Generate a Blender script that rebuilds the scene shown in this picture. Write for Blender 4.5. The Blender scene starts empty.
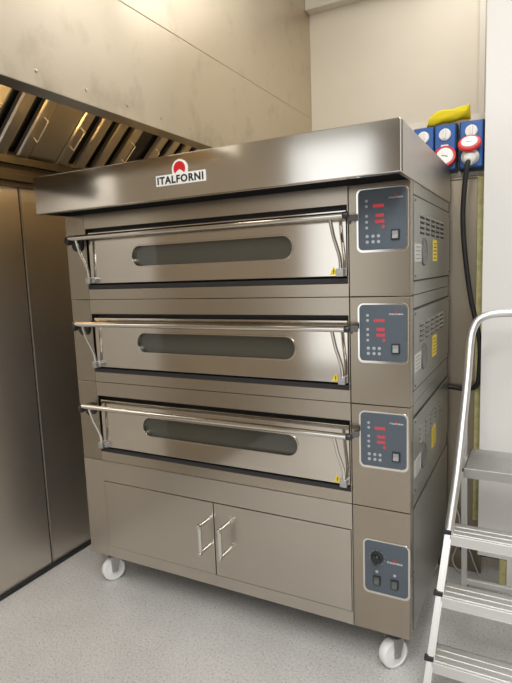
import bpy, bmesh, math, random
from mathutils import Vector, Matrix
random.seed(7)
S = bpy.context.scene
COL = S.collection
PI = math.pi

# ------------------------------------------------------------------ materials
def lin(c):
    return tuple((v/12.92 if v <= .04045 else ((v+.055)/1.055)**2.4) for v in c)
def rgb(r, g, b):
    return lin((r/255, g/255, b/255)) + (1,)

def base_mat(name, color, rough=.5, metal=0., spec=.5, emis=None, estr=0.):
    m = bpy.data.materials.new(name); m.use_nodes = True
    b = m.node_tree.nodes['Principled BSDF']
    b.inputs['Base Color'].default_value = color
    b.inputs['Roughness'].default_value = rough
    b.inputs['Metallic'].default_value = metal
    b.inputs['Specular IOR Level'].default_value = spec
    if emis:
        b.inputs['Emission Color'].default_value = emis
        b.inputs['Emission Strength'].default_value = estr
    return m, b, m.node_tree

def noise(nt, scale, detail=3, vec_scale=(1, 1, 1), rough=.55, coord='Object'):
    tc = nt.nodes.new('ShaderNodeTexCoord'); mp = nt.nodes.new('ShaderNodeMapping')
    mp.inputs['Scale'].default_value = vec_scale
    n = nt.nodes.new('ShaderNodeTexNoise'); n.inputs['Scale'].default_value = scale
    n.inputs['Detail'].default_value = detail; n.inputs['Roughness'].default_value = rough
    nt.links.new(tc.outputs[coord], mp.inputs[0]); nt.links.new(mp.outputs[0], n.inputs['Vector'])
    return n.outputs['Fac']
def ramp(nt, fac, stops):
    r = nt.nodes.new('ShaderNodeValToRGB')
    el = r.color_ramp.elements
    while len(el) < len(stops): el.new(.5)
    for e, (p, c) in zip(el, stops): e.position = p; e.color = c
    nt.links.new(fac, r.inputs[0]); return r.outputs[0]
def g(v): return (v, v, v, 1)
def bump(nt, b, fac, strength, dist=.002):
    bp = nt.nodes.new('ShaderNodeBump'); bp.inputs['Strength'].default_value = strength
    bp.inputs['Distance'].default_value = dist
    nt.links.new(fac, bp.inputs['Height']); nt.links.new(bp.outputs[0], b.inputs['Normal'])

def steel(name, color, rough, axis=(1, 1, 60), smudge=.06, bumps=.05, rv=.08):
    m, b, nt = base_mat(name, color, rough, 1.)
    f = noise(nt, 6, 4, axis)
    if rv > .03: nt.links.new(ramp(nt, f, [(.3, g(max(rough-rv, .03))), (.7, g(rough+rv))]), b.inputs['Roughness'])
    f2 = noise(nt, 2.2, 5)
    c = color
    d = tuple(v*(1-smudge) for v in c[:3])+(1,)
    nt.links.new(ramp(nt, f2, [(.35, d), (.65, c)]), b.inputs['Base Color'])
    if bumps:
        f3 = noise(nt, 1.6, 1)
        bump(nt, b, f3, bumps, .02)
    return m

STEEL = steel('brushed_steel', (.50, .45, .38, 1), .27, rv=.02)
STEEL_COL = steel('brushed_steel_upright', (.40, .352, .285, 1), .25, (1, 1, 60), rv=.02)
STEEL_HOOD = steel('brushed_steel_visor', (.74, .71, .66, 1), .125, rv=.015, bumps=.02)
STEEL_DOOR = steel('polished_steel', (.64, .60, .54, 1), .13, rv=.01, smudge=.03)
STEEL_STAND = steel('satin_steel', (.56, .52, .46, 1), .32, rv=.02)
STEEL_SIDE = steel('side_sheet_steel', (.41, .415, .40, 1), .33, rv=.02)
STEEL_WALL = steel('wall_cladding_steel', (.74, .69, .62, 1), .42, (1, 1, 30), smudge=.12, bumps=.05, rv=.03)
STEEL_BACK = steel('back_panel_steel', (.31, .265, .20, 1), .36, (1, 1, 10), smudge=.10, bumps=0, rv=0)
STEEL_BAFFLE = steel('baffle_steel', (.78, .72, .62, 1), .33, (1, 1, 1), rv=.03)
CHROME = base_mat('chrome', (.72, .70, .66, 1), .12, 1.)[0]
ALU = steel('aluminium', (.80, .80, .79, 1), .47, (40, 1, 1), smudge=.08, bumps=0, rv=.0)
ALU_OLD_ = None
ALU_OLD = steel('worn_aluminium', (.58, .58, .56, 1), .42, (1, 1, 1), smudge=.35)
DARK = base_mat('dark_gap', (.012, .012, .013, 1), .6)[0]
GASKET_SHADE = base_mat('black_gasket_and_shade', (.018, .018, .02, 1), .42)[0]
CAVITY = base_mat('oven_cavity', (.03, .029, .027, 1), .7)[0]
BLACKP = base_mat('black_plastic', (.02, .021, .022, 1), .35)[0]
GREYP = base_mat('grey_plastic', (.12, .12, .115, 1), .45)[0]
PANEL = base_mat('slate_blue_panel', rgb(80, 90, 100), .38)[0]
REDLED = base_mat('red_led', (.5, .02, .02, 1), .4, emis=(1, .03, .05, 1), estr=.32)[0]
ICON = base_mat('pale_print', rgb(168, 175, 182), .5)[0]
WHITEP = base_mat('white_plastic', rgb(236, 236, 232), .35)[0]
NYLON = base_mat('white_nylon', rgb(240, 241, 240), .35)[0]
ZINC = base_mat('zinc', (.5, .5, .5, 1), .35, .9)[0]
RED = base_mat('red_plastic', rgb(205, 38, 40), .4)[0]
LOGORED = base_mat('red_emblem', rgb(200, 30, 38), .4)[0]
BLUE = base_mat('blue_plastic', rgb(38, 92, 165), .4)[0]
INK = base_mat('black_ink', (.015, .015, .016, 1), .5)[0]
YELLOWL = base_mat('yellow_label', rgb(232, 205, 40), .5)[0]
PLATE = base_mat('rating_plate_silver', rgb(205, 206, 203), .5, .0)[0]
RUBBER = base_mat('rubber', (.014, .014, .014, 1), .55)[0]
CLEARC = base_mat('pale_grey_cable', rgb(185, 183, 178), .45)[0]
SWITCH = base_mat('rocker', rgb(150, 152, 152), .25)[0]
SWDARK = base_mat('rocker_dark', rgb(92, 94, 92), .25)[0]

m, b, nt = base_mat('tinted_oven_glass', (.062, .062, .050, 1), .06, 0, .9)
GLASS = m

m, b, nt = base_mat('yellow_cloth', rgb(226, 205, 24), .75)
bump(nt, b, noise(nt, 60, 4), .3, .003)
CLOTH = m

m, b, nt = base_mat('polyurethane_foam', rgb(176, 168, 108), .9)
f = noise(nt, 40, 5)
nt.links.new(ramp(nt, f, [(.3, rgb(176, 168, 112)), (.7, rgb(202, 194, 142))]), b.inputs['Base Color'])
bump(nt, b, f, .5, .004)
FOAM = m

def paint(name, c1, c2, rough=.6, sc=3, bmp=.06):
    m, b, nt = base_mat(name, c1, rough)
    f = noise(nt, sc, 5)
    nt.links.new(ramp(nt, f, [(.35, c1), (.65, c2)]), b.inputs['Base Color'])
    if bmp: bump(nt, b, noise(nt, 120, 2), bmp, .002)
    return m
CREAM = paint('cream_paint', rgb(226, 216, 198), rgb(230, 221, 204))
WHITEW = paint('white_panel_paint', rgb(232, 230, 226), rgb(235, 233, 229), .35, bmp=.02)
FAR = paint('taupe_paint', rgb(136, 122, 102), rgb(142, 128, 108))
FARD = paint('brown_paint', rgb(104, 92, 75), rgb(110, 97, 80))
CEIL = paint('ceiling_paint', rgb(236, 231, 220), rgb(240, 235, 226))
BOXP = paint('pale_trunking', rgb(222, 214, 200), rgb(226, 219, 206), .5)

# speckled resin floor
m, b, nt = base_mat('speckled_resin_floor', rgb(170, 170, 168), .42)
f1 = noise(nt, 3.0, 6)
big = ramp(nt, f1, [(.3, rgb(196, 195, 193)), (.7, rgb(212, 211, 209))])
f2 = noise(nt, 120, 3, rough=.7)
spk = ramp(nt, f2, [(.34, g(.58)), (.44, g(.95)), (.56, g(1.0)), (.66, g(1.14))])
mx = nt.nodes.new('ShaderNodeMixRGB'); mx.blend_type = 'MULTIPLY'; mx.inputs[0].default_value = 1
nt.links.new(big, mx.inputs[1]); nt.links.new(spk, mx.inputs[2])
nt.links.new(mx.outputs[0], b.inputs['Base Color'])
bump(nt, b, noise(nt, 60, 3), .08, .002)
FLOOR = m

# smudged canopy steel
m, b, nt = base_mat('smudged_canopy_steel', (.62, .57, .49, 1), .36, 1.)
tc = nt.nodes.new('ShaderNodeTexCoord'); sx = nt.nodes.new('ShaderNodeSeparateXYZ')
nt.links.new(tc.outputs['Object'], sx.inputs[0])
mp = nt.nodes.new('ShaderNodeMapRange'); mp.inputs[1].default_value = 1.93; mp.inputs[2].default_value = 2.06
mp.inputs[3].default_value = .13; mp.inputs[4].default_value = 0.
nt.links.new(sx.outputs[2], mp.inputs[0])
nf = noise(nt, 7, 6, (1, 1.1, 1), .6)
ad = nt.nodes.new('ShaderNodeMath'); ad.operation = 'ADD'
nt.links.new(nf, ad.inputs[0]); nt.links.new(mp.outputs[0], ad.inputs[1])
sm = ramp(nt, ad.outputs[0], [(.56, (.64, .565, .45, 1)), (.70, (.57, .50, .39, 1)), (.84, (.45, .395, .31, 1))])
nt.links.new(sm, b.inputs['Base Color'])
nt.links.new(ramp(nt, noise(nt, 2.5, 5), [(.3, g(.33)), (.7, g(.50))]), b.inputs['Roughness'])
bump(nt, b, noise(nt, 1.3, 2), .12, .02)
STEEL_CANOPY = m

# ------------------------------------------------------------------ mesh helpers
def link(name, me, mat, parent=None):
    o = bpy.data.objects.new(name, me); COL.objects.link(o)
    for mm in (mat if isinstance(mat, (list, tuple)) else [mat]):
        me.materials.append(mm)
    if parent is not None:
        o.parent = parent
        o.matrix_parent_inverse = Matrix.Translation(-WORLD(parent))
    return o
def WORLD(o):
    v = Vector(o.location)
    p = o.parent
    if p is not None:      # children keep zero local location, meshes live in world coordinates
        return Vector((0, 0, 0)) if o.type == 'MESH' else v
    return v
def fin(name, bm, mat, parent=None, smooth=None):
    bmesh.ops.recalc_face_normals(bm, faces=bm.faces)
    me = bpy.data.meshes.new(name); bm.to_mesh(me); bm.free()
    if smooth is not None:
        for p in me.polygons: p.use_smooth = True
        me.set_sharp_from_angle(angle=smooth)
    return link(name, me, mat, parent)

def bx(bm, x0, x1, y0, y1, z0, z1, bev=0., mi=0, seg=2):
    t = bmesh.new()
    bmesh.ops.create_cube(t, size=1)
    for v in t.verts:
        v.co = Vector(((x0+x1)/2+v.co.x*(x1-x0), (y0+y1)/2+v.co.y*(y1-y0), (z0+z1)/2+v.co.z*(z1-z0)))
    if bev: bmesh.ops.bevel(t, geom=t.edges[:], offset=bev, segments=seg, affect='EDGES', profile=.5)
    for f in t.faces: f.material_index = mi
    me = bpy.data.meshes.new('t'); t.to_mesh(me); t.free(); bm.from_mesh(me); bpy.data.meshes.remove(me)
def quadprism(bm, prof, axis, a0, a1, mi=0):
    """extrude a closed 2D profile along an axis; prof points are the other two coords in order (x,y,z minus axis)"""
    def P(p, a):
        return Vector((a, p[0], p[1])) if axis == 0 else Vector((p[0], a, p[1])) if axis == 1 else Vector((p[0], p[1], a))
    A = [bm.verts.new(P(p, a0)) for p in prof]; B = [bm.verts.new(P(p, a1)) for p in prof]
    n = len(prof); fs = [bm.faces.new(A), bm.faces.new(B[::-1])]
    for i in range(n): fs.append(bm.faces.new((A[i], B[i], B[(i+1) % n], A[(i+1) % n])))
    for f in fs: f.material_index = mi
    return fs
def smooth_path(pts, n=8):
    pts = [Vector(p) for p in pts]; out = []
    for i in range(len(pts)-1):
        p0 = pts[max(i-1, 0)]; p1 = pts[i]; p2 = pts[i+1]; p3 = pts[min(i+2, len(pts)-1)]
        for k in range(n):
            t = k/n
            out.append(.5*((2*p1)+(p2-p0)*t+(2*p0-5*p1+4*p2-p3)*t*t+(3*p1-p0-3*p2+p3)*t**3))
    out.append(pts[-1]); return out
def tube(bm, pts, r, seg=14, mi=0, closed=True, ry=None):
    pts = [Vector(p) for p in pts]; rings = []
    up = None
    for i, p in enumerate(pts):
        d = (pts[min(i+1, len(pts)-1)]-pts[max(i-1, 0)]).normalized()
        if up is None:
            up = Vector((0, 0, 1)) if abs(d.z) < .9 else Vector((1, 0, 0))
        s = d.cross(up).normalized(); up = s.cross(d).normalized()
        rr = r[i] if isinstance(r, (list, tuple)) else r
        rings.append([bm.verts.new(p+s*math.cos(2*PI*k/seg)*rr+up*math.sin(2*PI*k/seg)*(ry or rr)) for k in range(seg)])
    for a, c in zip(rings, rings[1:]):
        for k in range(seg):
            f = bm.faces.new((a[k], a[(k+1) % seg], c[(k+1) % seg], c[k])); f.material_index = mi
    if closed:
        f = bm.faces.new(rings[0][::-1]); f.material_index = mi
        f = bm.faces.new(rings[-1]); f.material_index = mi
def lathe(bm, prof, origin, axis, seg=32, mi=0):
    """prof = [(radius, along)], axis = direction vector"""
    ax = Vector(axis).normalized(); o = Vector(origin)
    u = ax.cross(Vector((0, 0, 1)) if abs(ax.z) < .9 else Vector((1, 0, 0))).normalized(); w = ax.cross(u)
    rings = []
    for r, h in prof:
        if r < 1e-6: rings.append([bm.verts.new(o+ax*h)])
        else: rings.append([bm.verts.new(o+ax*h+(u*math.cos(2*PI*k/seg)+w*math.sin(2*PI*k/seg))*r) for k in range(seg)])
    for a, c in zip(rings, rings[1:]):
        for k in range(seg):
            q = [a[k % len(a)], a[(k+1) % len(a)], c[(k+1) % len(c)], c[k % len(c)]]
            q = list(dict.fromkeys(q))
            if len(q) > 2:
                f = bm.faces.new(q); f.material_index = mi
    if len(rings[0]) > 1: bm.faces.new(rings[0][::-1]).material_index = mi
    if len(rings[-1]) > 1: bm.faces.new(rings[-1]).material_index = mi

def rrect(x0, x1, z0, z1, r, n=6):
    pts = []
    for cx, cz, a in ((x1-r, z1-r, 0), (x0+r, z1-r, 90), (x0+r, z0+r, 180), (x1-r, z0+r, 270)):
        for k in range(n+1):
            t = math.radians(a+90*k/n); pts.append((cx+r*math.cos(t), cz+r*math.sin(t)))
    return pts
def rect(x0, x1, z0, z1): return [(x0, z0), (x1, z0), (x1, z1), (x0, z1)]
def plate(name, outlines, yf, yb, mat, parent=None, bev=0., side=None):
    """flat sheet with holes; front at y=yf, back at y=yb; outlines are (x,z) loops. side='x': plane x=yf facing +x, loops are (y,z)"""
    cu = bpy.data.curves.new('c', 'CURVE'); cu.dimensions = '2D'; cu.fill_mode = 'BOTH'
    th = abs(yb-yf)
    cu.extrude = max(th/2-bev, 0); cu.bevel_depth = bev; cu.bevel_resolution = 2; cu.offset = -bev
    for L in outlines:
        s = cu.splines.new('POLY'); s.points.add(len(L)-1); s.use_cyclic_u = True
        for q, p in zip(s.points, L): q.co = (p[0], p[1], 0, 1)
    o = bpy.data.objects.new('c', cu); COL.objects.link(o)
    bpy.context.view_layer.update()
    dg = bpy.context.evaluated_depsgraph_get()
    me = bpy.data.meshes.new_from_object(o.evaluated_get(dg)); me.name = name
    bpy.data.objects.remove(o); bpy.data.curves.remove(cu)
    yc = (yf+yb)/2
    for v in me.vertices:
        x, z, d = v.co
        v.co = (yc+d, x, z) if side == 'x' else (x, yc-d, z)
    bm = bmesh.new(); bm.from_mesh(me); bmesh.ops.remove_doubles(bm, verts=bm.verts, dist=1e-6)
    bmesh.ops.recalc_face_normals(bm, faces=bm.faces); bm.to_mesh(me); bm.free()
    me.materials.clear()
    for p in me.polygons: p.use_smooth = False
    return link(name, me, mat, parent)
def text_mesh(name, body, size, x, y, z, mat, parent, depth=.0008, width=None, spacing=1., off=0.):
    cu = bpy.data.curves.new('t', 'FONT'); cu.body = body; cu.size = size; cu.extrude = depth/2
    cu.align_x = 'CENTER'; cu.align_y = 'CENTER'; cu.space_character = spacing; cu.resolution_u = 3; cu.offset = off
    o = bpy.data.objects.new('t', cu); COL.objects.link(o); bpy.context.view_layer.update()
    dg = bpy.context.evaluated_depsgraph_get()
    me = bpy.data.meshes.new_from_object(o.evaluated_get(dg)); me.name = name
    bpy.data.objects.remove(o); bpy.data.curves.remove(cu)
    xs = [v.co.x for v in me.vertices]; zs = [v.co.y for v in me.vertices]
    w = max(xs)-min(xs); k = (width/w) if width else 1.
    cx = (max(xs)+min(xs))/2; cz = (max(zs)+min(zs))/2
    for v in me.vertices:
        a, c, d = v.co; v.co = (x+(a-cx)*k, y-d, z+(c-cz))
    me.materials.clear()
    return link(name, me, mat, parent)

def thing(name, label, cat, loc=(0, 0, 0), group=None):
    o = bpy.data.objects.new(name, None); COL.objects.link(o); o.location = loc; o.empty_display_size = .05
    o['label'] = label; o['category'] = cat
    if group: o['group'] = group
    return o
def tag(o, label, cat, group=None):
    o['label'] = label; o['category'] = cat
    if group: o['group'] = group
    return o
def struct(o):
    o['kind'] = 'structure'; return o
def lab(o, t): o['label'] = t; return o
def box_obj(name, x0, x1, y0, y1, z0, z1, mat, parent=None, bev=0.):
    bm = bmesh.new(); bx(bm, x0, x1, y0, y1, z0, z1, bev); return fin(name, bm, mat, parent)

# ------------------------------------------------------------------ setting
XL = -1.718; YB = 1.40; ZC = 3.10; YR = -5.2; XR = 2.6; XLL = -3.8; YLE = -3.35
struct(box_obj('floor', XLL, XR, YR, YB+.1, -.08, 0, FLOOR))
struct(box_obj('ceiling', XLL-.1, XR+.1, YR-.1, YB+.1, ZC, ZC+.08, CEIL))
struct(box_obj('wall_back', XL-.1, XR, YB, YB+.1, 0, ZC, CREAM))
struct(box_obj('wall_right', XR, XR+.1, YR, YB+.1, 0, ZC, FARD))
# stainless cladding on the left: two sheets and a joint strip
bm = bmesh.new()
bx(bm, XL-.1, XL, -.95, .013, .0, 1.80, 0)
bx(bm, XL-.1, XL-.002, YLE, -.95, .0, 1.80, 0, 2)
bx(bm, XL-.1, XL, .021, YB, .0, 1.80, 0)
bx(bm, XL-.1, XL-.004, .010, .024, .0, 1.80, 0, 1)
bx(bm, XL-.1, XL, -.95, YB, 1.80, ZC, 0)
bx(bm, XL-.1, XL-.002, YLE, -.95, 1.80, ZC, 0, 2)
wl = struct(fin('wall_left', bm, [STEEL_WALL, DARK, FAR]))
bm = bmesh.new()      # joint cover clips + folded edge
bx(bm, XL, XL+.0025, .024, .0285, .02, 1.79, .0008)
fin('joint_trim', bm, STEEL_STAND, wl)
struct(box_obj('baseboard_left', XL, XL+.012, YLE, YB, 0, .018, GASKET_SHADE))
struct(box_obj('wall_return', XLL, XL-.1, YLE, YLE+.1, 0, ZC, FAR))
struct(box_obj('wall_far_left', XLL-.1, XLL, YR, YLE+.1, 0, ZC, FAR))
# rear wall behind the camera with a big window and a second one added for fill light
W1 = (-3.4, -1.42, .06, 3.02); W2 = (.35, 2.3, .15, 2.75)
wr = struct(plate('wall_rear', [rect(XLL-.1, XR+.1, 0, ZC), rect(*W1), rect(*W2)], YR, YR-.12, FAR))
for i, (a, c, d, e) in enumerate((W1, W2)):
    bm = bmesh.new(); t = .05
    bx(bm, a, a+t, YR-.09, YR-.03, d, e); bx(bm, c-t, c, YR-.09, YR-.03, d, e)
    bx(bm, a, c, YR-.09, YR-.03, d, d+t); bx(bm, a, c, YR-.09, YR-.03, e-t, e)
    bx(bm, (a+c)/2-.02, (a+c)/2+.02, YR-.08, YR-.04, d, e)
    struct(fin('window_%d' % (i+1), bm, WHITEP))
# partition behind the oven: stainless below, pale board above
YP = .795
pt = struct(box_obj('wall_partition', -.80, .149, YP, YP+.06, 0, 2.0, BOXP))
bm = bmesh.new(); bx(bm, -.80, .148, YP-.004, YP, .0, 1.748, .001)
bx(bm, -.02, .115, YP-.012, YP-.004, 1.742, 1.752, .002)
struct(fin('panel_cladding', bm, STEEL_BACK, pt)); 
# white panel wall at the right with a cut-out at its foot
XW = .140
struct(plate('wall_right_panel', [[(XW, .137), (.256, .137), (.256, 0), (XR, 0), (XR, ZC), (XW, ZC)]], .70, .77, WHITEW))
bm = bmesh.new(); bx(bm, .110, .138, .766, .789, .26, 1.745, .003)
struct(fin('trim_1', bm, FOAM))
# beam under the ceiling on the back wall
struct(box_obj('trim_2', -.86, XR, YB-.07, YB, 2.828, ZC, BOXP, None, .004))
struct(box_obj('trim_3', .045, .075, YB-.02, YB, 0.0, 2.828, BOXP, None, .002))

# ------------------------------------------------------------------ deck oven
W = 1.429; D = .757
oven = thing('deck_oven', 'large three-deck stainless steel baking oven on white castors with bar-handled glass doors', 'oven', (-.71, .38, 0))
XPL, XFR = -1.3235, -.1945     # post right edge, frame right edge
XCL = -.1925
OX0, OX1 = -1.318, -.198

def control_panel(x0, x1, z0, z1, main, txt_label):
    par = plate('control_panel', [rrect(x0, x1, z0, z1, .014)], -.003, .001, PANEL, oven, .001)
    lab(par, txt_label)
    # raised bright lip round the panel
    lip = plate('panel_lip', [rrect(x0-.007, x1+.007, z0-.009, z1+.006, .019), rrect(x0, x1, z0, z1, .014)], -.0022, .001, CHROME, par, .001)
    w = x1-x0; h = z1-z0
    def U(u): return x0+u*w
    def V(v): return z1-v*h
    yf = -.0032
    def rocker(u, v, s, mat):
        bm = bmesh.new()
        bx(bm, U(u)-s*.5, U(u)+s*.5, -.008, -.003, V(v)-s*.62, V(v)+s*.62, .0015, 0)
        quadprism(bm, [(-.008, V(v)-s*.45), (-.013, V(v)-s*.42), (-.0095, V(v)), (-.012, V(v)+s*.42), (-.008, V(v)+s*.45)], 0, U(u)-s*.34, U(u)+s*.34, 1)
        fin('rocker_switch', bm, [BLACKP, mat], par)
    def emblem(u, v, s, wd):
        bm = bmesh.new()
        lathe(bm, [(s, 0), (s, .0006)], (U(u), yf, V(v)+s*1.1), (0, -1, 0), 16)
        fin('emblem', bm, LOGORED, par)
        text_mesh('brand_lettering', 'ITALFORNI', s*2.0, U(u), yf, V(v)-s*.9, WHITEP, par, .0006, wd)
    if main:
        for u, v, wd, tx in ((.43, .275, .034, '0000'), (.46, .435, .026, '000'), (.46, .535, .028, '0000'), (.53, .625, .008, '0')):
            bm = bmesh.new()
            text_mesh('display_digits', tx, .0135, U(u), yf, V(v), REDLED, par, .0006, wd, 1., .0002)
            bm.free()
        for v in (.185, .275, .435, .535, .63):
            bm = bmesh.new(); lathe(bm, [(.0045, 0), (.0045, .0005)], (U(.18), yf, V(v)), (0, -1, 0), 14)
            fin('indicator', bm, ICON, par)
        for u in (.19, .315, .43):
            for v in (.775, .87):
                bm = bmesh.new(); lathe(bm, [(.0052, 0), (.0052, .001), (.0045, .0014)], (U(u), yf, V(v)), (0, -1, 0), 14)
                fin('push_button', bm, ICON, par)
        rocker(.785, .77, .026, SWITCH)
        emblem(.79, .145, .0035, .042)
    else:
        bm = bmesh.new(); c = (U(.29), yf, V(.31))
        lathe(bm, [(.022, 0), (.021, .004), (.015, .006), (.0145, .019), (.012, .021), (0, .021)], c, (0, -1, 0), 28)
        bx(bm, c[0]-.0035, c[0]+.0035, -.029, -.022, c[2]-.015, c[2]+.015, .0015)
        fin('rotary_knob', bm, BLACKP, par, .6)
        bm = bmesh.new()
        for k in range(9):
            a = math.radians(-140+35*k); cx = c[0]+.0255*math.sin(a); cz = c[2]+.0255*math.cos(a)
            bx(bm, cx-.001, cx+.001, yf-.0005, yf, cz-.001, cz+.001)
        fin('dial_scale', bm, ICON, par)
        emblem(.70, .335, .0045, .05)
        for u, v in ((.285, .76), (.70, .765)):
            rocker(u, v, .026, SWDARK)
            bm = bmesh.new(); lathe(bm, [(.005, 0), (.005, .0005)], (U(u), yf, V(v-.17)), (0, -1, 0), 14)
            fin('indicator', bm, ICON, par)
    return par

def stadium(x0, x1, zc, r): return rrect(x0, x1, zc-r, zc+r, r-1e-4, 10)

def side_sheet(s, nm):
    """right-hand service panel of one deck, with louvres"""
    z0, z1 = s+.048, s+.303
    bm = bmesh.new()
    bx(bm, -.002, .003, .040, D-.004, z0, z1, .001, 0)
    for r in range(4):
        for c in range(5):
            y0 = .125+c*.099; z = s+.249-r*.0165
            quadprism(bm, [(.003, z+.006), (.0068, z+.003), (.0080, z-.001), (.003, z-.001)], 1, y0, y0+.076, 0)
            bx(bm, .002, .0034, y0+.002, y0+.074, z-.0075, z-.001, 0, 1)
    p = fin('side_panel', bm, [STEEL_SIDE, DARK], oven)
    bm = bmesh.new()
    lathe(bm, [(.046, 0), (.046, .003), (.041, .005), (.039, .003)], (.003, .192, s+.136), (1, 0, 0), 28, 0)
    for k in range(9):
        q = -.036+k*.009; hh = math.sqrt(max(.039**2-q*q, 0))
        bx(bm, .004, .0065, .192+q-.0015, .192+q+.0015, s+.136-hh, s+.136+hh, 0, 1)
    fin('vent_grille', bm, [GREYP, STEEL_SIDE], p)
    bm = bmesh.new(); bx(bm, .003, .0042, .362, .446, s+.105, s+.182, .0003, 0)
    for k in range(5): bx(bm, .0042, .0045, .372, .436, s+.115+k*.013, s+.118+k*.013, 0, 1)
    lab(fin('warning_label', bm, [YELLOWL, INK], p), 'yellow warning label')
    bm = bmesh.new(); bx(bm, .003, .0042, .046, .149, s+.104, s+.160, .0003, 0)
    for k in range(4): bx(bm, .0042, .0045, .056, .13, s+.113+k*.012, s+.115+k*.012, 0, 1)
    lab(fin('rating_plate', bm, [PLATE, GREYP], p), 'silver rating plate')
    for yy, zz in ((.055, z0+.012), (.055, z1-.012), (D-.03, z0+.012), (D-.03, z1-.012)):
        bm = bmesh.new(); lathe(bm, [(.005, 0), (.004, .002), (0, .0025)], (.003, yy, zz), (1, 0, 0), 10)
        fin('screw', bm, GREYP, p)

def deck(s, nm, wz):
    # shell behind the front
    bm = bmesh.new()
    bx(bm, -W+.002, -.004, .055, D, s+.001, s+.349)
    bx(bm, -W+.001, -.002, .030, D-.002, s+.001, s+.046, .001)
    bx(bm, -W+.001, -.002, .030, D-.002, s+.306, s+.349, .001)
    for zz in (s+.0415, s+.3045): bx(bm, -.004, -.0004, .038, D-.001, zz, zz+.005, 0, 1)
    bx(bm, -.004, -.0004, .0365, .0395, s+.002, s+.348, 0, 1)
    fin('deck_shell', bm, [STEEL_SIDE, DARK], oven)
    box_obj('deck_corner_post', -W, XPL, 0, .055, s+.001, s+.349, STEEL_COL, oven, .0015)
    plate('door_surround', [rect(XPL+.001, XFR, s+.001, s+.349), rect(OX0, OX1, s+.043, s+.290)], 0, .05, STEEL, oven, .001)
    bm = bmesh.new(); bx(bm, XCL, -.0005, .0, .055, s+.001, s+.349, .002); bx(bm, -.012, .0, .004, .036, s+.001, s+.349, .002)
    fin('control_column', bm, STEEL_COL, oven)
    box_obj('door_gasket', OX0, OX1, .040, .054, s+.043, s+.290, GASKET_SHADE, oven)
    bm = bmesh.new()
    quadprism(bm, [(-.004, s+.044), (-.004, s+.060), (.04, s+.064), (.04, s+.044)], 0, OX0, OX1)
    fin('door_sill', bm, GASKET_SHADE, oven)
    side_sheet(s, nm)
    # door
    dx0, dx1 = -1.300, -.200; dz0, dz1 = s+.067, s+.274
    d = plate('oven_door', [rect(dx0, dx1, dz0, dz1), stadium(-1.077, -.386, wz, .040)], -.004, .034, STEEL_DOOR, oven, .0015)
    lab(d, nm)
    plate('window_rim', [stadium(-1.081, -.382, wz, .044), stadium(-1.075, -.388, wz, .038)], -.0055, .0, STEEL_DOOR, d, .0012)
    plate('door_window', [stadium(-1.0765, -.3865, wz, .0395)], .010, .018, GLASS, d)
    # handle bar
    zb = s+.2525; yb = -.056
    bm = bmesh.new()
    tube(bm, [(-1.352, yb, zb), (-.190, yb, zb)], .0105, 18)
    hb = fin('handle_bar', bm, CHROME, d, .7)
    bm = bmesh.new(); lathe(bm, [(.0112, 0), (.0115, .012), (.009, .017), (0, .018)], (-.192, yb, zb), (1, 0, 0), 18)
    fin('bar_end_cap', bm, BLACKP, d, .7)
    for xa, xb_ in ((-1.322, -1.295), (-.236, -.214)):
        bm = bmesh.new()
        pts = [(xa, yb, zb), (xa*.6+xb_*.4, -.044, s+.19), (xb_, -.026, s+.125), (xb_, -.022, s+.082)]
        tube(bm, [pts[0]]+smooth_path(pts[1:], 5), .0058, 12)
        fin('handle_arm', bm, CHROME, d, .7)
        bm = bmesh.new()
        bx(bm, xb_-.013, xb_+.011, -.030, -.003, s+.066, s+.092, .002)
        tube(bm, [(xb_-.001, -.034, s+.078), (xb_-.001, -.028, s+.078)], .005, 10)
        if xa < -1: bx(bm, xb_+.013, xb_+.030, -.022, -.003, s+.070, s+.088, .002)
        fin('hinge_bracket', bm, ZINC, d)
    # round bumper on the left end
    bm = bmesh.new()
    lathe(bm, [(.026, 0), (.027, .003), (.027, .010), (.023, .013), (0, .014)], (-1.362, -.001, s+.228), (0, -1, 0), 26)
    tube(bm, [(-1.362, -.012, s+.232), (-1.358, -.05, s+.246)], .008, 10)
    lathe(bm, [(.014, 0), (.018, .004), (.018, .014), (.012, .020), (0, .021)], (-1.352, yb+.004, s+.2425), (-1, -.1, 0), 18)
    fin('handle_knob', bm, BLACKP, d, .7)
    # yellow triangle sticker
    bm = bmesh.new(); cx, cz = -.243, s+.082
    quadprism(bm, [(cx-.013, cz-.010), (cx+.013, cz-.010), (cx+.002, cz+.014), (cx-.002, cz+.014)], 1, -.0046, -.0038)
    lab(fin('warning_sticker', bm, YELLOWL, d), 'small yellow warning triangle')
    bm = bmesh.new(); bx(bm, cx-.0015, cx+.0015, -.0050, -.0046, cz-.004, cz+.007); bx(bm, cx-.0015, cx+.0015, -.005, -.0046, cz-.0075, cz-.0055)
    fin('warning_mark', bm, INK, d)
    # latch stop on the column
    bm = bmesh.new(); bx(bm, -.188, -.1665, -.012, .0, s+.238, s+.256, .002); bx(bm, -.194, -.186, -.008, .001, s+.230, s+.25, .001)
    fin('bar_stop', bm, GREYP, oven)

for s, nm, wz, cl in ((1.30, 'top oven door', 1.4685, 'top control panel'), (.95, 'middle oven door', 1.1265, 'middle control panel'), (.60, 'bottom oven door', .7800, 'third control panel')):
    deck(s, nm, wz)
    control_panel(-.160, -.0125, s+.146, s+.328-(.004 if s < 1.2 else 0), True, cl)

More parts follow.
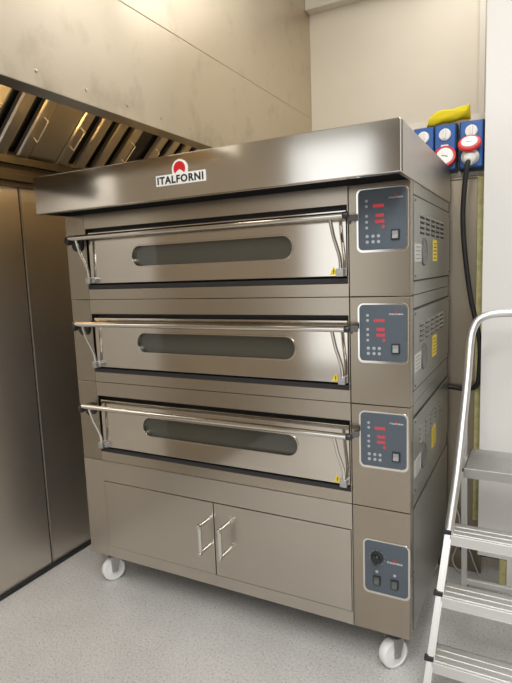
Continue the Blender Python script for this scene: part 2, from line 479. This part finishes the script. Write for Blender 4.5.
# stand
ZB = .156
bm = bmesh.new()
bx(bm, -W+.002, -.004, .02, D, ZB+.002, .599, .001)
fin('stand_shell', bm, STEEL_SIDE, oven)
bm = bmesh.new(); bx(bm, -W, XPL, 0, .04, ZB, .599, .0015); fin('stand_corner_post', bm, STEEL_STAND, oven)
plate('stand_front_frame', [rect(XPL+.0005, XFR, ZB, .599), rect(-1.3185, -.198, .204, .508)], 0, .03, STEEL_STAND, oven, .0008)
bm = bmesh.new(); bx(bm, XCL, -.0005, 0, .04, ZB, .599, .002); bx(bm, -.012, .0, .004, .034, ZB, .599, .002)
bx(bm, -.001, .002, .02, .05, .372, .378, 0)
fin('stand_column', bm, STEEL_COL, oven)
box_obj('stand_recess', -1.318, -.198, .014, .019, .204, .508, DARK, oven)
bm = bmesh.new(); bx(bm, -.003, .002, .05, D-.004, ZB+.004, .596, .001); fin('stand_side_panel', bm, STEEL_SIDE, oven)
for a, c, hx, nm in ((-1.316, -.7565, -.7875, 'left cupboard door'), (-.7525, -.200, -.697, 'right cupboard door')):
    d = box_obj('cupboard_door', a, c, -.002, .013, .2065, .5055, STEEL_STAND, oven, .0015); lab(d, nm)
    bm = bmesh.new()
    z0, z1 = .318, .426
    for z, zz in ((z0, z0), (z1, z1)):
        tube(bm, [(hx, -.002, z), (hx, -.056, z)], .0082, 14)
    tube(bm, [(hx, -.055, z0-.004), (hx, -.055, z1+.004)], .0088, 16)
    for z in (z0-.002, z1+.002):
        lathe(bm, [(0, -.011), (.007, -.010), (.0105, -.004), (.0105, .004), (.007, .010), (0, .011)], (hx, -.055, z), (0, 1, 0), 14)
    fin('bow_handle', bm, CHROME, d, .7)
control_panel(-.151, -.0075, .304, .484, False, 'base control panel with rotary knob and two switches')

# visor (top hood of the oven)
bm = bmesh.new()
HX0, HX1, HY0, HZ0, HZ1 = -1.421, .004, -.151, 1.647, 1.789
bx(bm, HX0, HX1, HY0, HY0+.03, HZ0, HZ1, .003)
bx(bm, HX0, HX0+.012, HY0+.01, D, HZ0, HZ1-.001, .001)
bx(bm, HX1-.012, HX1, HY0+.012, D, HZ0, HZ1-.001, .001, 1)
bx(bm, HX0+.002, HX1-.002, HY0+.01, D, HZ1-.012, HZ1-.0005)
v = fin('visor', bm, [STEEL_HOOD, steel('visor_side_steel', (.52, .49, .45, 1), .36, rv=.0)], oven)
bm = bmesh.new()
bx(bm, HX0+.012, HX1-.012, HY0+.03, D, HZ0+.035, HZ0+.04)
bx(bm, HX0+.012, HX1-.012, .012, .02, HZ0-.001, HZ0+.036)
fin('visor_underside', bm, GASKET_SHADE, v)  # black colour stands in for the shade inside the hollow visor
# brand plate
lx0, lx1, lz0, lz1 = -.820, -.6205, 1.6905, 1.7255
cx = -.7205
ol = []
n = 22; R_ = .031; cz = 1.739
ol = [(lx0, lz0), (lx1, lz0), (lx1, lz1), (cx+R_, lz1)]
for k in range(n+1):
    a = math.radians(-26+232*k/n); ol.append((cx+R_*math.cos(a), cz+R_*math.sin(a)))
ol += [(cx-R_, lz1), (lx0, lz1)]
# drop points of the arch that fall under the strip's upper edge
ol = [p for i, p in enumerate(ol) if i < 3 or p[1] > lz1-1e-6 or i >= len(ol)-1]
bp = plate('brand_plate', [ol], HY0-.003, HY0, WHITEP, v); lab(bp, 'white brand plate with red emblem')
arc = []
for k in range(25):
    a = math.radians(-38+256*k/24); arc.append((cx+.0235*math.cos(a), cz+.001+.0235*math.sin(a)))
arc.append((cx-.012, cz-.0075)); arc.append((cx, cz-.0005)); arc.append((cx+.012, cz-.0075))
plate('emblem', [arc], HY0-.004, HY0-.003, LOGORED, bp)
text_mesh('brand_lettering', 'ITALFORNI', .033, cx, HY0-.0036, 1.7078, INK, bp, .001, .186, 1.14, .0011)

# castors
def caster(x, y, ang):
    c = bpy.data.objects.new('castor', None); COL.objects.link(c); c.parent = oven; c.location = Vector((x, y, 0))-Vector(oven.location)
    c.empty_display_size = .03
    ax = Vector((math.cos(ang), math.sin(ang), 0)); tr = Vector((-ax.y, ax.x, 0))
    R = .052; o = Vector((x, y, R))
    def ad(nm, bm, mat, sm=None):
        ob = fin(nm, bm, mat, None, sm); ob.parent = c
        ob.matrix_parent_inverse = Matrix.Translation(-Vector((x, y, 0)))
    bm = bmesh.new()
    lathe(bm, [(.020, -.021), (.022, -.019), (.040, -.016), (.042, -.0185), (.049, -.0175), (.052, -.012), (.052, .012), (.049, .0175), (.042, .0185), (.040, .016), (.022, .019), (.020, .021)], o, ax, 36)
    ad('wheel', bm, NYLON, .5)
    bm = bmesh.new(); lathe(bm, [(.0, -.030), (.008, -.029), (.008, .029), (0, .030)], o, ax, 12)
    for sgn in (-1, 1):
        P = [(-.012, -.008), (.012, -.008), (.030, .068), (-.016, .068)]
        vs = []
        for t_ in (.0235, .0265):
            vs.append([bm.verts.new(o+ax*sgn*t_+tr*a+Vector((0, 0, b_))) for a, b_ in P])
        bm.faces.new(vs[0]); bm.faces.new(vs[1][::-1])
        for k in range(4): bm.faces.new((vs[0][k], vs[1][k], vs[1][(k+1) % 4], vs[0][(k+1) % 4]))
    ad('fork', bm, ZINC)
    bm = bmesh.new()
    q = o+tr*.010
    lathe(bm, [(.032, .066), (.034, .070), (.034, .084), (.024, .088), (.024, .097), (.0, .097)], q-Vector((0, 0, 0)), (0, 0, 1), 20)
    bx(bm, q.x-.04, q.x+.04, q.y-.04, q.y+.04, .148, .156)
    ad('swivel_plate', bm, BLACKP)
caster(-.072, .060, math.radians(-38)); caster(-1.368, .066, math.radians(-30))
caster(-.075, .690, math.radians(-50)); caster(-1.36, .690, math.radians(20))

# ------------------------------------------------------------------ extraction canopy
XH = -.86; ZH = 1.905; CY0 = -.80; CY1 = YB-.002
can = thing('extraction_canopy', 'big stainless extractor canopy on the left wall, smudged face above sloping baffle filters', 'extractor hood', (-1.28, 0, ZH))
bm = bmesh.new()
bx(bm, XH-.012, XH, CY0, CY1, ZH, 2.2595, .001)
bx(bm, XH-.012, XH, CY0, CY1, 2.2625, ZC, .001)
bx(bm, XH-.012, XH-.002, CY0, CY1, 2.255, 2.267, 0)
fin('canopy_face', bm, STEEL_CANOPY, can)
bm = bmesh.new(); bx(bm, XH-.062, XH-.001, CY0, CY1, ZH-.001, ZH+.012, .001); bx(bm, XH-.064, XH-.060, CY0, CY1, ZH, ZH+.05)
fin('bottom_rim', bm, steel('rim_steel', (.36, .345, .32, 1), .36), can)
bm = bmesh.new()
for k in range(12):
    lathe(bm, [(.0055, 0), (.0048, .002), (0, .003)], (XH, -.77+.18*k, 1.945), (1, 0, 0), 12)
fin('rivet_row', bm, STEEL_STAND, can)
bm = bmesh.new(); bx(bm, XL+.001, XH-.012, CY0, CY0+.012, ZH, ZC-.002)
fin('end_sheet', bm, STEEL_CANOPY, can)
GUT = steel('gutter_steel', (.10, .085, .065, 1), .45)
# gutter and lower ledge against the wall
bm = bmesh.new()
quadprism(bm, [(XL+.001, 1.905), (XL+.001, 1.893), (XL+.040, 1.893), (XL+.040, 1.925), (XL+.036, 1.925), (XL+.036, 1.897), (XL+.005, 1.897), (XL+.005, 1.905)], 1, CY0+.012, CY1)
fin('grease_gutter', bm, GUT, can)
bm = bmesh.new(); bx(bm, XL+.001, XL+.030, CY0+.012, .085, 1.822, 1.852, .002); bx(bm, XL+.001, XL+.016, CY0+.012, CY1, 1.80, 1.893, 0)
fin('wall_ledge', bm, GUT, can)
# sloping filters: local coords u along the slope, w above it
TH = math.atan(.93)
cu_, su_ = math.cos(TH), math.sin(TH)
def SP(u, w): return (-1.700+u*cu_-w*su_, 1.920+u*su_+w*cu_)
LEN = .86
bm = bmesh.new()
a = SP(0, .035); b_ = SP(LEN, .035); c_ = SP(LEN, .039); d_ = SP(0, .039)
quadprism(bm, [a, b_, c_, d_], 1, CY0+.012, CY1)
fin('filter_backing', bm, steel('backing_steel', (.10, .095, .085, 1), .4), can)
def sl_box(bm, u0, u1, w0, w1, y0, y1, mi=0):
    quadprism(bm, [SP(u0, w0), SP(u1, w0), SP(u1, w1), SP(u0, w1)], 1, y0, y1, mi)
HANDLE = base_mat('handle_wire', (.75, .70, .60, 1), .35, .6)[0]
def filt(ys, bar=.064):
    bm = bmesh.new()
    for y in ys:      # channel section bars running up the slope
        prof = [(0, .018), (0, 0), (.010, -.004), (bar-.010, -.004), (bar, 0), (bar, .018), (bar-.004, .018), (bar-.004, .004), (.004, .004), (.004, .018)]
        A = []; B = []
        for (py, pw) in prof:
            x, z = SP(.012, pw); A.append(bm.verts.new((x, y+py, z)))
            x, z = SP(LEN-.01, pw); B.append(bm.verts.new((x, y+py, z)))
        n = len(prof)
        bm.faces.new(A); bm.faces.new(B[::-1])
        for i in range(n): bm.faces.new((A[i], B[i], B[(i+1) % n], A[(i+1) % n]))
    sl_box(bm, 0, .014, -.003, .03, ys[0], ys[-1]+bar)
    sl_box(bm, LEN-.014, LEN, -.003, .03, ys[0], ys[-1]+bar)
    f = fin('baffle_filter', bm, STEEL_BAFFLE, can)
    for y in (ys[0]+.026, ys[-1]+bar-.026):
        bm = bmesh.new()
        p = []
        for u, w in ((.120, -.004), (.120, -.030), (.225, -.030), (.225, -.004)):
            x, z = SP(u, w); p.append((x, y, z))
        tube(bm, p, .0032, 8)
        fin('filter_handle', bm, HANDLE, f, .7)
    return f
filt([-.765+.11*k for k in range(4)])
filt([-.340+.1125*k for k in range(4)])
filt([.216+.1125*k for k in range(4)])
filt([.765+.1125*k for k in range(5)])
for y0, y1 in ((-.40, -.345), (.068, .212)):
    bm = bmesh.new(); sl_box(bm, 0, LEN, .004, .010, y0, y1)
    fin('blanking_plate', bm, STEEL_BAFFLE, can)
# bulkhead lamp under the top of the filters
bm = bmesh.new()
LX, LY, LZ = -1.17, .20, 2.385
lathe(bm, [(.06, 0), (.06, .025), (.05, .035)], (LX, LY, LZ+.03), (0, 0, -1), 24, 0)
lathe(bm, [(.045, 0), (.043, .025), (.03, .045), (0, .052)], (LX, LY, LZ), (0, 0, -1), 24, 1)
lampglass = base_mat('warm_lamp_glass', (1, .9, .7, 1), .4, emis=(1, .70, .36, 1), estr=5)[0]
fin('bulkhead_lamp', bm, [STEEL_BAFFLE, lampglass], can, .6)
bm = bmesh.new(); bx(bm, -1.14, XH-.012, CY0+.012, CY1, 2.50, 2.51); fin('plenum_top', bm, STEEL_BAFFLE, can)

# ------------------------------------------------------------------ wall sockets
def socket(x0, x1, z0, z1, label, lid):
    yb = YP-.0; yf = .722
    t = thing('wall_socket', label, 'power socket', ((x0+x1)/2, yb, z0), 'blue interlocked sockets on the wall')
    xc = (x0+x1)/2; w = x1-x0
    bm = bmesh.new(); bx(bm, x0-.005, x1+.004, yf+.020, yb, z0-.007, z1+.006, .006); fin('back_box', bm, BLACKP, t)
    bm = bmesh.new(); bx(bm, x0, x1, yf, yf+.026, z0, z1, .006); fin('housing', bm, BLUE, t)
    zd = z1-.040
    bm = bmesh.new()
    lathe(bm, [(.0235, 0), (.0235, .006), (.021, .009), (0, .009)], (xc, yf, zd), (0, -1, 0), 28)
    bx(bm, xc-.005, xc+.005, yf-.020, yf-.008, zd-.019, zd+.021, .002)
    fin('rotary_switch', bm, WHITEP, t, .6)
    zc = z0+.046
    if lid == 'closed':
        n = Vector((.10, -1, .22)).normalized(); o = Vector((xc, yf+.004, zc))
        bm = bmesh.new(); lathe(bm, [(.040, 0), (.044, .006), (.044, .022), (.041, .027), (.034, .028), (.033, .026), (0, .026)], o, n, 36)
        fin('socket_lid', bm, RED, t, .6)
        bm = bmesh.new(); lathe(bm, [(.033, .026), (.033, .0285), (.03, .030), (0, .030)], o, n, 32)
        fin('lid_disc', bm, WHITEP, t, .6)
        bm = bmesh.new(); bx(bm, xc-.016, xc+.014, yf-.006, yf+.002, zc+.040, zc+.054, .003); fin('lid_clip', bm, WHITEP, t)
        bm = bmesh.new(); c = o+n*.0300
        bx(bm, c.x-.012, c.x-.004, c.y-.001, c.y+.004, c.z-.003, c.z+.003); bx(bm, c.x-.001, c.x+.004, c.y-.001, c.y+.004, c.z-.004, c.z+.002); bx(bm, c.x+.006, c.x+.011, c.y-.001, c.y+.004, c.z-.006, c.z-.001)
        fin('lid_print', bm, GREYP, t)
    else:
        n = Vector((.0, -.52, .88)).normalized()
        n2 = Vector((0, -.76, .65)).normalized()
        o = Vector((xc-.003, yf-.004, zc+.037))
        bm = bmesh.new(); lathe(bm, [(.040, 0), (.044, .004), (.044, .012), (.040, .016), (.034, .017), (0, .017)], o-Vector((0, .022, 0)), n2, 36)
        fin('socket_lid', bm, RED, t, .6)
        bm = bmesh.new(); lathe(bm, [(.031, .0165), (.031, .019), (.029, .020), (0, .020)], o-Vector((0, .022, 0)), n2, 32)
        fin('lid_disc', bm, WHITEP, t, .6)
        bm = bmesh.new(); c = o-Vector((0, .022, 0))+n2*.0200
        for k in range(1): bx(bm, c.x-.012, c.x+.012, c.y-.003+k*.004, c.y-.001+k*.004, c.z-.004+k*.006, c.z-.0015+k*.006)
        fin('lid_print', bm, GREYP, t)
    return t
socket(-.139, -.0585, 1.779, 1.957, 'leftmost blue wall socket, half hidden behind the oven visor', 'closed')
socket(-.054, .028, 1.778, 1.957, 'middle blue wall socket with its round red and white lid closed', 'closed')
socket(.044, .131, 1.776, 1.957, 'right-hand blue wall socket with a plug in it under the lifted red lid', 'open')
# plug and black cable
pc = thing('power_cable', 'thick black power cable plugged into the right-hand wall socket and looping behind the oven', 'cable', (.082, .68, 1.81))
bm = bmesh.new(); ax = Vector((-.02, -.72, -.45)).normalized(); o = Vector((.086, .724, 1.826))
lathe(bm, [(.030, 0), (.030, .012), (.034, .014), (.034, .024), (.028, .028), (.025, .050), (.017, .060), (.014, .066), (0, .066)], o, ax, 28)
fin('plug', bm, WHITEP, pc, .6)
e = o+ax*.058
cab = [e, (.080, .664, 1.775), (.070, .672, 1.69), (.064, .69, 1.56), (.074, .705, 1.41), (.095, .72, 1.25), (.112, .73, 1.165), (.131, .735, 1.06), (.131, .737, .93), (.117, .744, .873), (.068, .766, .853), (.005, .774, .857), (-.12, .774, .865), (-.3, .774, .90)]
bm = bmesh.new(); tube(bm, smooth_path(cab, 8), .0098, 12); fin('cord', bm, RUBBER, pc, .9)

# yellow cloth lying on the sockets
bm = bmesh.new(); NX, NY = 30, 10
rows = []
for i in range(NX+1):
    u = i/NX; x = -.082+.158*u; row = []
    zb = 1.9655+.012*u
    hh = .052*(.75+.25*min(1, u/.12))*(1-.12*u)
    if u > .93: hh += .014*(u-.93)/.07
    for k in range(16):
        a = 2*PI*k/16
        wob = 1+.05*math.sin(3*a+5*u)+.03*math.sin(5*a-8*u)
        yy = .757+.022*math.cos(a)*wob-.012*math.sin(a)*u
        zz = zb+hh*.5+hh*.5*math.sin(a)*wob+.0022*math.sin(13*u+a*2)
        fold = math.exp(-((math.sin(a)-.2-.5*u)/.18)**2)*(1 if math.cos(a) < 0 else 0)
        yy += .007*fold
        zz = max(zz, 1.9645)
        row.append(bm.verts.new((x+.004*math.sin(a*2+4*u)+.010*math.sin(a)*(1-u), min(yy, .79), zz)))
    rows.append(row)
for r0, r1 in zip(rows, rows[1:]):
    for k in range(16): bm.faces.new((r0[k], r0[(k+1) % 16], r1[(k+1) % 16], r1[k]))
bm.faces.new(rows[0]); bm.faces.new(rows[-1][::-1])
tag(fin('cloth', bm, CLOTH, None, 1.2), 'crumpled yellow cloth lying on top of the blue wall sockets', 'cloth')

# ------------------------------------------------------------------ loose cables, pipe and foam by the floor
bm = bmesh.new(); tube(bm, [(XW+.008, .738, .122), (.252, .735, .126)], .0095, 12)
tag(fin('pipe', bm, RUBBER, None, .8), 'short black pipe end at the cut-out in the foot of the white wall', 'pipe')
bm = bmesh.new(); bx(bm, .226, .254, .704, .735, .001, .131, .004)
for vv in bm.verts: vv.co.x += random.uniform(-.002, .002); vv.co.y += random.uniform(-.002, .002)
tag(fin('foam_block', bm, FOAM), 'yellowish foam block standing in the cut-out of the white wall', 'foam')
lc = thing('flex_cord', 'thin pale cable hanging in a loop down to a black connector behind the ladder', 'cable', (.05, .77, 0))
bm = bmesh.new()
tube(bm, smooth_path([(.030, .775, .42), (.040, .772, .31), (.056, .768, .255), (.058, .768, .17), (.040, .766, .10), (.029, .764, .06), (.040, .76, .025), (.066, .75, .012), (.10, .72, .008)], 7), .0036, 8)
fin('cord', bm, CLEARC, lc, .9)
bm = bmesh.new()
tube(bm, smooth_path([(.094, .775, .112), (.104, .772, .10), (.118, .768, .06), (.135, .765, .02), (.142, .74, .006)], 7), .003, 8)
fin('cord', bm, CLEARC, lc, .9)
bm = bmesh.new(); bx(bm, .068, .096, .760, .790, .095, .128, .006); bx(bm, .058, .070, .768, .786, .104, .122, .003); fin('connector', bm, BLACKP, lc)

# ------------------------------------------------------------------ step ladder
lad = thing('step_ladder', 'silver aluminium step ladder with ridged treads and a tubular hand rail beside the oven', 'ladder', (.32, .2, 0))
XM = .325
DX, DY, DZ = .0125, .088, .17
def ST(k, sgn=-1):
    x = .0655+DX*k
    return Vector((x if sgn < 0 else 2*XM-x, -.16+DY*k, DZ*k))
def bar(bm, a, b, w, d, mi=0, bev=.003):
    """rectangular bar, w across x, d in the plane of the slope"""
    a = Vector(a); b = Vector(b); t = (b-a).normalized(); X = Vector((1, 0, 0)); X = (X-t*X.dot(t)).normalized(); N = t.cross(X)
    tb = bmesh.new()
    vs = []
    for p in (a, b):
        for i, j in ((-1, -1), (1, -1), (1, 1), (-1, 1)): vs.append(tb.verts.new(p+X*i*w/2+N*j*d/2))
    tb.faces.new(vs[3::-1]); tb.faces.new(vs[4:])
    for i in range(4): tb.faces.new((vs[i], vs[(i+1) % 4], vs[4+(i+1) % 4], vs[4+i]))
    bmesh.ops.recalc_face_normals(tb, faces=tb.faces)
    if bev: bmesh.ops.bevel(tb, geom=tb.edges[:], offset=bev, segments=2, affect='EDGES')
    for f in tb.faces: f.material_index = mi
    me = bpy.data.meshes.new('t'); tb.to_mesh(me); tb.free(); bm.from_mesh(me); bpy.data.meshes.remove(me)
for sgn in (-1, 1):
    bm = bmesh.new(); bar(bm, ST(.09, sgn), ST(3.08, sgn), .022, .030, 0, .005); fin('stile', bm, ALU, lad)
    bm = bmesh.new(); bar(bm, ST(.0, sgn)+Vector((0, 0, .001)), ST(.20, sgn), .027, .036, 0, .004)
    f = fin('rubber_foot', bm, RUBBER, lad)
    zmin = min(v.co.z for v in f.data.vertices)
    for v in f.data.vertices: v.co.z = max(v.co.z, 0.0)
# hand rail : from the stiles, up and over
pts = [ST(2.98), ST(3.5), ST(4.0), Vector((.120, .29, .83)), Vector((.124, .375, .98)), Vector((.126, .425, 1.095)), Vector((.130, .452, 1.142)), Vector((.145, .478, 1.178)), Vector((.172, .490, 1.196)), Vector((.215, .495, 1.206)), Vector((XM, .497, 1.208))]
full = pts+[Vector((2*XM-p.x, p.y, p.z)) for p in pts[-2::-1]]
bm = bmesh.new(); tube(bm, smooth_path(full, 6), .0145, 16); fin('hand_rail', bm, ALU, lad, .9)
for k in (1, 2, 3):
    a = ST(k); y0 = a.y-.016; z = a.z; xl = a.x+.006; xr = 2*XM-xl
    bm = bmesh.new()
    dp = .095
    bx(bm, xl, xr, y0, y0+dp, z-.006, z, .001)
    bx(bm, xl, xr, y0-.003, y0+.005, z-.034, z+.001, .002)
    bx(bm, xl, xr, y0+dp-.004, y0+dp, z-.03, z, .001)
    for q in range(3):
        yy = y0+.010+q*.0285; bx(bm, xl, xr, yy, yy+.0225, z-.001, z+.0018, .0008)
    t = fin('tread', bm, ALU, lad)
    for sgn in (-1, 1):
        xa = xl if sgn < 0 else xr
        bm = bmesh.new()
        bx(bm, xa-.003, xa+.003, y0+.030, y0+dp, z-.022, z+.006, .002)
        bx(bm, min(xa, xa+sgn*.024)-.0, max(xa, xa+sgn*.024), y0-.002, y0+.016, z+.0, z+.014, .002)
        bx(bm, min(xa, xa+sgn*.006), max(xa, xa+sgn*.006)+.004, y0+.0, y0+.045, z+.0, z+.012, .002)
        fin('tread_bracket', bm, BLACKP, t)
# platform
bm = bmesh.new(); zp = .686; px0 = .130; px1 = 2*XM-px0
bx(bm, px0, px1, .252, .475, zp-.006, zp, .002)
bx(bm, px0, px1, .246, .254, zp-.034, zp+.001, .002)
bx(bm, px0, px0+.006, .252, .475, zp-.03, zp, .001); bx(bm, px1-.006, px1, .252, .475, zp-.03, zp, .001)
for q in range(12):
    yy = .262+q*.0175; bx(bm, px0+.004, px1-.004, yy, yy+.013, zp-.001, zp+.0007, .0003)
pf = fin('platform', bm, ALU_OLD, lad)
for sgn in (-1, 1):
    bm = bmesh.new()
    xa = px0 if sgn < 0 else px1
    tube(bm, [(xa-sgn*(-.020), .262, zp-.012), (xa+sgn*(-.004), .262, zp-.012)], .006, 10); fin('pivot_bolt', bm, BLACKP, pf)
# rear legs and their cross bars
for sgn in (-1, 1):
    def X(x): return x if sgn < 0 else 2*XM-x
    bm = bmesh.new(); bar(bm, (X(.112), .395, .86), (X(.101), .585, .03), .020, .030, 0, .003); fin('rear_leg', bm, ALU, lad)
    bm = bmesh.new(); bar(bm, (X(.1015), .583, .045), (X(.101), .592, .0), .026, .036, 0, .003)
    f = fin('rubber_foot', bm, RUBBER, lad)
    for v in f.data.vertices: v.co.z = max(v.co.z, 0.0)
    bm = bmesh.new(); tube(bm, [(X(.121), .30, .66), (X(.108), .452, .655)], .006, 8); fin('stay', bm, ALU, lad)
bm = bmesh.new(); bar(bm, (.108, .578, .078), (2*XM-.108, .578, .078), .02, .012, 0, .002)
bx(bm, .108, 2*XM-.108, .570, .588, .063, .087, .003); fin('cross_bar', bm, ALU, lad)

# ------------------------------------------------------------------ camera
cam = bpy.data.cameras.new('camera'); co = bpy.data.objects.new('camera', cam); COL.objects.link(co)
f_px = 536.08; yaw, pitch, roll = -.4892, -.1302, -.0372
cam.sensor_fit = 'VERTICAL'; cam.sensor_height = 36; cam.lens = f_px/683*36
cam.clip_start = .02
fw = Vector((math.sin(yaw)*math.cos(pitch), math.cos(yaw)*math.cos(pitch), math.sin(pitch)))
r0 = Vector((math.cos(yaw), -math.sin(yaw), 0)); u0 = r0.cross(fw)
rr = math.cos(roll)*r0+math.sin(roll)*u0; uu = -math.sin(roll)*r0+math.cos(roll)*u0
M = Matrix((rr, uu, -fw)).transposed().to_4x4(); M.translation = Vector((.3483, -1.667, 1.3928))
co.matrix_world = M
S.camera = co

# ------------------------------------------------------------------ light
def area(name, loc, rot, sx, sy, power, color=(1, 1, 1), spread=PI):
    l = bpy.data.lights.new(name, 'AREA'); l.shape = 'RECTANGLE'; l.size = sx; l.size_y = sy; l.energy = power; l.color = color; l.spread = spread
    o = bpy.data.objects.new(name, l); COL.objects.link(o); o.location = loc; o.rotation_euler = rot; return o
area('daylight_window_1', ((W1[0]+W1[1])/2, YR-.14, (W1[2]+W1[3])/2), (PI/2, 0, 0), W1[1]-W1[0], W1[3]-W1[2], 17, (1, .985, .96))
area('added_window_fill', ((W2[0]+W2[1])/2, YR-.14, (W2[2]+W2[3])/2), (PI/2, 0, 0), W2[1]-W2[0], W2[3]-W2[2], 14, (.95, .98, 1.0))  # added fill for ladder, white wall and floor
for i, (x, y) in enumerate(((.9, -1.2), (1.0, -3.3), (.1, -2.3), (.1, .75))):  # unseen overhead panels added as fill; the last one lifts the back wall
    area('added_ceiling_fill_%d' % i, (x, y, ZC-.03), (0, 0, 0), .6, 1.2, (22, 34, 36, 8.5)[i], (1, .99, .975))
l = bpy.data.lights.new('canopy_lamp', 'POINT'); l.energy = 8; l.color = (1, .68, .30); l.shadow_soft_size = .04
o = bpy.data.objects.new('canopy_lamp', l); COL.objects.link(o); o.location = (LX+.02, LY, LZ-.10)

w = bpy.data.worlds.new('World'); S.world = w; w.use_nodes = True
bg = w.node_tree.nodes['Background']; bg.inputs[0].default_value = (.80, .90, 1, 1); bg.inputs[1].default_value = .3

S.view_settings.view_transform = 'Standard'; S.view_settings.look = 'None'
S.view_settings.exposure = .45; S.view_settings.gamma = 1; S.view_settings.use_curve_mapping = False
